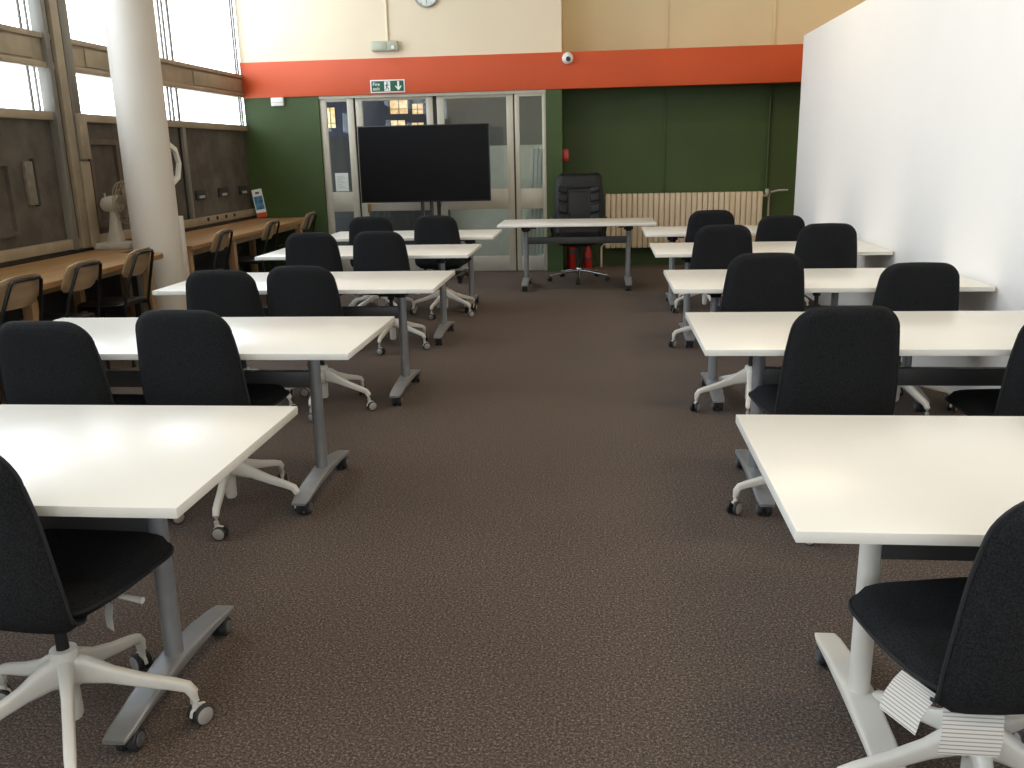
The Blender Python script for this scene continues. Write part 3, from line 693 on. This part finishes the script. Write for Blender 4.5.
for k in range(5):
    a = 2*PI*k/5+PI/2; c_, s2 = math.cos(a), math.sin(a); ax = Vector((-s2, c_, 0)); c3 = Vector((c_*.36, s2*.36, .027)); bm = nbm()
    for q in (-1, 1): lathe(bm, [(0, -.011), (.023, -.011), (.027, -.007), (.027, .007), (.023, .011), (0, .011)], n=20, at=c3+ax*q*.014, axis=ax)
    cyl(bm, c3, c3+Vector((0, 0, .035)), .008, n=10); obj('caster', bm, 'black', base)

# ------------------------------------------------------------------ radiator, pipes, extinguishers in the recess
t = thing('radiator', 'long cream column radiator on the green wall at the back right', 'radiator', (0, 0, 0))
nf = 29; x0, x1 = .08, 2.09; st = (x1-x0)/nf
for i in range(nf):
    bm = nbm(); xa = x0+i*st; box(bm, xa+.003, xa+st-.003, 11.79, 11.90, .245, .945, bev=.012, seg=3); obj('section', bm, 'rad', t)
bm = nbm(); cyl(bm, (x0, 11.845, .30), (x1, 11.845, .30), .018); cyl(bm, (x0, 11.845, .89), (x1, 11.845, .89), .018)
for x in (.35, 1.1, 1.85): box(bm, x-.02, x+.02, 11.89, 12.0, .60, .66)
obj('header_pipe', bm, 'rad', t)
bm = nbm(); cyl(bm, (2.09, 11.845, .89), (2.15, 11.845, .89), .016); lathe(bm, [(0, 0), (.024, 0), (.028, .05), (.02, .075), (0, .08)], n=16, at=(2.145, 11.845, .90)); obj('valve', bm, 'castergrey', t)
bm = nbm(); sweep(bm, [(2.18, 11.90, 0), (2.18, 11.90, .86), (2.20, 11.90, .93), (2.30, 11.91, .95), (2.42, 11.92, .95)], .014, n=10); tag(obj('heating_pipe', bm, 'castergrey'), 'thin upright pipe at the right end of the cream radiator', 'pipe')
bm = nbm(); sweep(bm, [(2.15, 11.95, .98), (2.15, 11.95, 2.23)], .014, n=10); tag(obj('wall_pipe', bm, 'green'), 'thin green painted pipe rising from the radiator end', 'pipe')
bm = nbm(); sweep(bm, [(.03, 11.80, 0), (.03, 11.80, .26), (.07, 11.82, .30)], .014, n=10); tag(obj('radiator_tail_pipe', bm, 'rad'), 'short white pipe from floor to the left end of the radiator', 'pipe')
def ext(x, y, h, lab):
    t = thing('fire_extinguisher', lab, 'fire extinguisher', (x, y, 0), group='fire extinguishers by the green pillar')
    bm = nbm(); lathe(bm, [(0, 0), (.056, 0), (.058, .02), (.058, h-.10), (.048, h-.04), (.03, h-.01), (.022, h+.02), (0, h+.02)], n=28); obj('cylinder', bm, 'red', t)
    bm = nbm(); box(bm, -.014, .014, -.10, .03, h+.02, h+.045, bev=.004); box(bm, -.012, .012, -.11, .0, h+.06, h+.072, bev=.003); cyl(bm, (0, 0, h), (0, 0, h+.06), .016); obj('valve_handle', bm, 'black', t)
    bm = nbm(); sweep(bm, [(.02, 0, h+.03), (.08, -.02, h+.0), (.10, -.03, h-.15), (.095, -.03, .12)], [(.009, .009), (.009, .009), (.010, .010), (.018, .018)], n=10); obj('hose', bm, 'black', t)
    bm = nbm()
    lathe(bm, [(.0582, h*.40), (.059, h*.40), (.059, h*.52), (.0582, h*.52)], n=28); obj('label_band', bm, 'beam', t)
ext(-.36, 11.60, .50, 'tall red fire extinguisher beside the green pillar, left of the two'); ext(-.15, 11.72, .27, 'short red fire extinguisher under the executive chair area, right of the two')
t = thing('alarm_call_point', 'small red call point on the edge of the green pillar', 'call point')
bm = nbm(); box(bm, -.46, -.385, 11.44, 11.53, 1.38, 1.52, bev=.006); obj('housing', bm, 'red', t)
bm = nbm(); box(bm, -.385, -.383, 11.46, 11.51, 1.42, 1.47); obj('press_panel', bm, 'swhite', t)

# ------------------------------------------------------------------ wall fittings
t = thing('exit_sign', 'green fire exit sign with running figure and down arrow on the orange band', 'sign')
x0, x1, z0, z1, y = -2.842, -2.405, 2.252, 2.405, YB-.02
bm = nbm(); box(bm, x0, x1, y-.008, y, z0, z1, bev=.002); obj('board', bm, 'swhite', t)
bm = nbm(); box(bm, x0+.015, x1-.015, y-.010, y-.008, z0+.014, z1-.014); obj('green_field', bm, 'sgreen', t)
text('Fire', .058, (x0+.03, y-.0105, z0+.083), FACE_Y, 'swhite', t, bold=.0004); text('exit', .058, (x0+.03, y-.0105, z0+.030), FACE_Y, 'swhite', t, bold=.0004)
bm = nbm(); xd = x0+.178
box(bm, xd, xd+.075, y-.0115, y-.010, z0+.02, z1-.02); obj('door_pictogram', bm, 'swhite', t)
bm = nbm()                                                        # running figure
yy0, yy1 = y-.013, y-.0115
prism(bm, [(xd+.036+.009*math.cos(q), z1-.037+.009*math.sin(q)) for q in [2*PI*k/12 for k in range(12)]], yy0, yy1, axis='Y')
def limb(a, b, w_): 
    d = Vector((b[0]-a[0], b[1]-a[1])).normalized(); nx, nz = -d.y*w_/2, d.x*w_/2
    prism(bm, [(a[0]+nx, a[1]+nz), (b[0]+nx, b[1]+nz), (b[0]-nx, b[1]-nz), (a[0]-nx, a[1]-nz)], yy0, yy1, axis='Y')
limb((xd+.036, z1-.048), (xd+.030, z0+.060), .015); limb((xd+.036, z1-.055), (xd+.058, z1-.068), .008); limb((xd+.034, z1-.055), (xd+.014, z1-.072), .008)
limb((xd+.030, z0+.062), (xd+.052, z0+.050), .009); limb((xd+.052, z0+.050), (xd+.050, z0+.028), .008); limb((xd+.030, z0+.062), (xd+.012, z0+.030), .009)
obj('figure_pictogram', bm, 'sgreen', t)
bm = nbm(); xa = x1-.082
prism(bm, [(xa-.012, z1-.02), (xa-.012, z0+.062), (xa-.034, z0+.083), (xa-.042, z0+.072), (xa, z0+.022), (xa+.042, z0+.072), (xa+.034, z0+.083), (xa+.012, z0+.062), (xa+.012, z1-.02)][::-1], y-.0115, y-.010, axis='Y')
obj('arrow', bm, 'swhite', t)

t = thing('emergency_light', 'pale emergency light box on the cream wall above the exit sign', 'light fitting')
bm = nbm(); box(bm, -2.80, -2.46, YB-.075, YB, 2.735, 2.855, bev=.018, seg=3); obj('body', bm, 'fixture', t)
bm = nbm(); box(bm, -2.775, -2.60, YB-.082, YB-.07, 2.75, 2.84, bev=.008); obj('lens', bm, 'fixture', t)
bm = nbm(); lathe(bm, [(0, 0), (.022, 0), (.02, .012), (0, .016)], n=16, at=(-2.52, YB-.075, 2.775), axis=(0, -1, 0)); obj('indicator', bm, 'swhite', t)
bm = nbm(); sweep(bm, [(-2.595, YB-.012, 2.85), (-2.595, YB-.012, ZC-.01)], [(.012, .010)]*2, n=8, square=.6); tag(obj('cable_conduit', bm, 'cream'), 'thin cream conduit running up from the emergency light', 'conduit')
t = thing('wall_clock', 'round white wall clock, only its lower half in the frame', 'clock', (-2.09, YB, 3.37))
bm = nbm(); lathe(bm, [(0, 0), (.152, 0), (.155, .03), (.145, .042), (.135, .042), (.132, .03), (0, .03)], n=48, axis=(0, -1, 0)); obj('case', bm, 'castergrey', t)
bm = nbm(); lathe(bm, [(0, .030), (.132, .031), (0, .032)], n=48, axis=(0, -1, 0)); obj('dial', bm, 'dial', t)
for hname, ang_, ln in (('hour_hand', 200, .07), ('minute_hand', 178, .105)):
    a = D2(ang_); bm = nbm(); sweep(bm, [(0, -.036, 0), (math.sin(a)*ln, -.036, math.cos(a)*ln)], [(.004, .001), (.003, .001)], n=6, upv=Vector((0, 1, 0))); obj(hname, bm, 'black', t)
bm = nbm()
for k in range(12):
    a = 2*PI*k/12; sweep(bm, [(math.sin(a)*.112, -.034, math.cos(a)*.112), (math.sin(a)*.127, -.034, math.cos(a)*.127)], [(.003, .001)]*2, n=4, upv=Vector((0, 1, 0)))
obj('hour_marks', bm, 'black', t)
t = thing('security_camera', 'small white dome camera with dark lens on the top edge of orange band', 'camera', (-.385, YB-.02, 2.585))
bm = nbm(); lathe(bm, [(0, 0), (.066, 0), (.069, .03), (.055, .06), (.03, .08), (0, .084)], n=32, axis=(0, -1, 0)); obj('dome', bm, 'swhite', t)
bm = nbm(); lathe(bm, [(0, .07), (.03, .07), (.026, .09), (0, .094)], n=20, at=(.008, 0, -.012), axis=(0, -1, 0)); obj('lens', bm, 'black', t)
t = thing('wall_sensor', 'small white box at the top of the green wall just under the orange band', 'sensor')
bm = nbm(); box(bm, -4.13, -3.97, YB-.05, YB, 2.13, 2.232, bev=.008); obj('body', bm, 'swhite', t)
bm = nbm(); box(bm, -4.12, -3.98, YB-.053, YB-.05, 2.17, 2.175); obj('seam', bm, 'castergrey', t)

# ------------------------------------------------------------------ unseen ceiling lamps added for warm light (above and behind the frame)
def lamp(x, y, lab):
    t = thing('added_ceiling_lamp', lab, 'added lamp', (x, y, ZC)); t['group'] = 'added lamps above the room'
    bm = nbm(); box(bm, -.6, .6, -.15, .15, -.07, 0, bev=.01); obj('housing', bm, 'swhite', t)
    bm = nbm(); box(bm, -.57, .57, -.12, .12, -.075, -.0705); obj('diffuser', bm, 'diffuser', t)
    l = area('added_lamp_light', (0, 0, -.085), (0, 0, 0), 1.1, .22, LAMP_W, (1, .77, .46), parent=t)
for i, (x, y) in enumerate([(1, 0), (1, 4), (1, 8), (4, 6), (4, 10)]):
    lamp(x, y, 'long unseen ceiling lamp added for warm light above the tables')
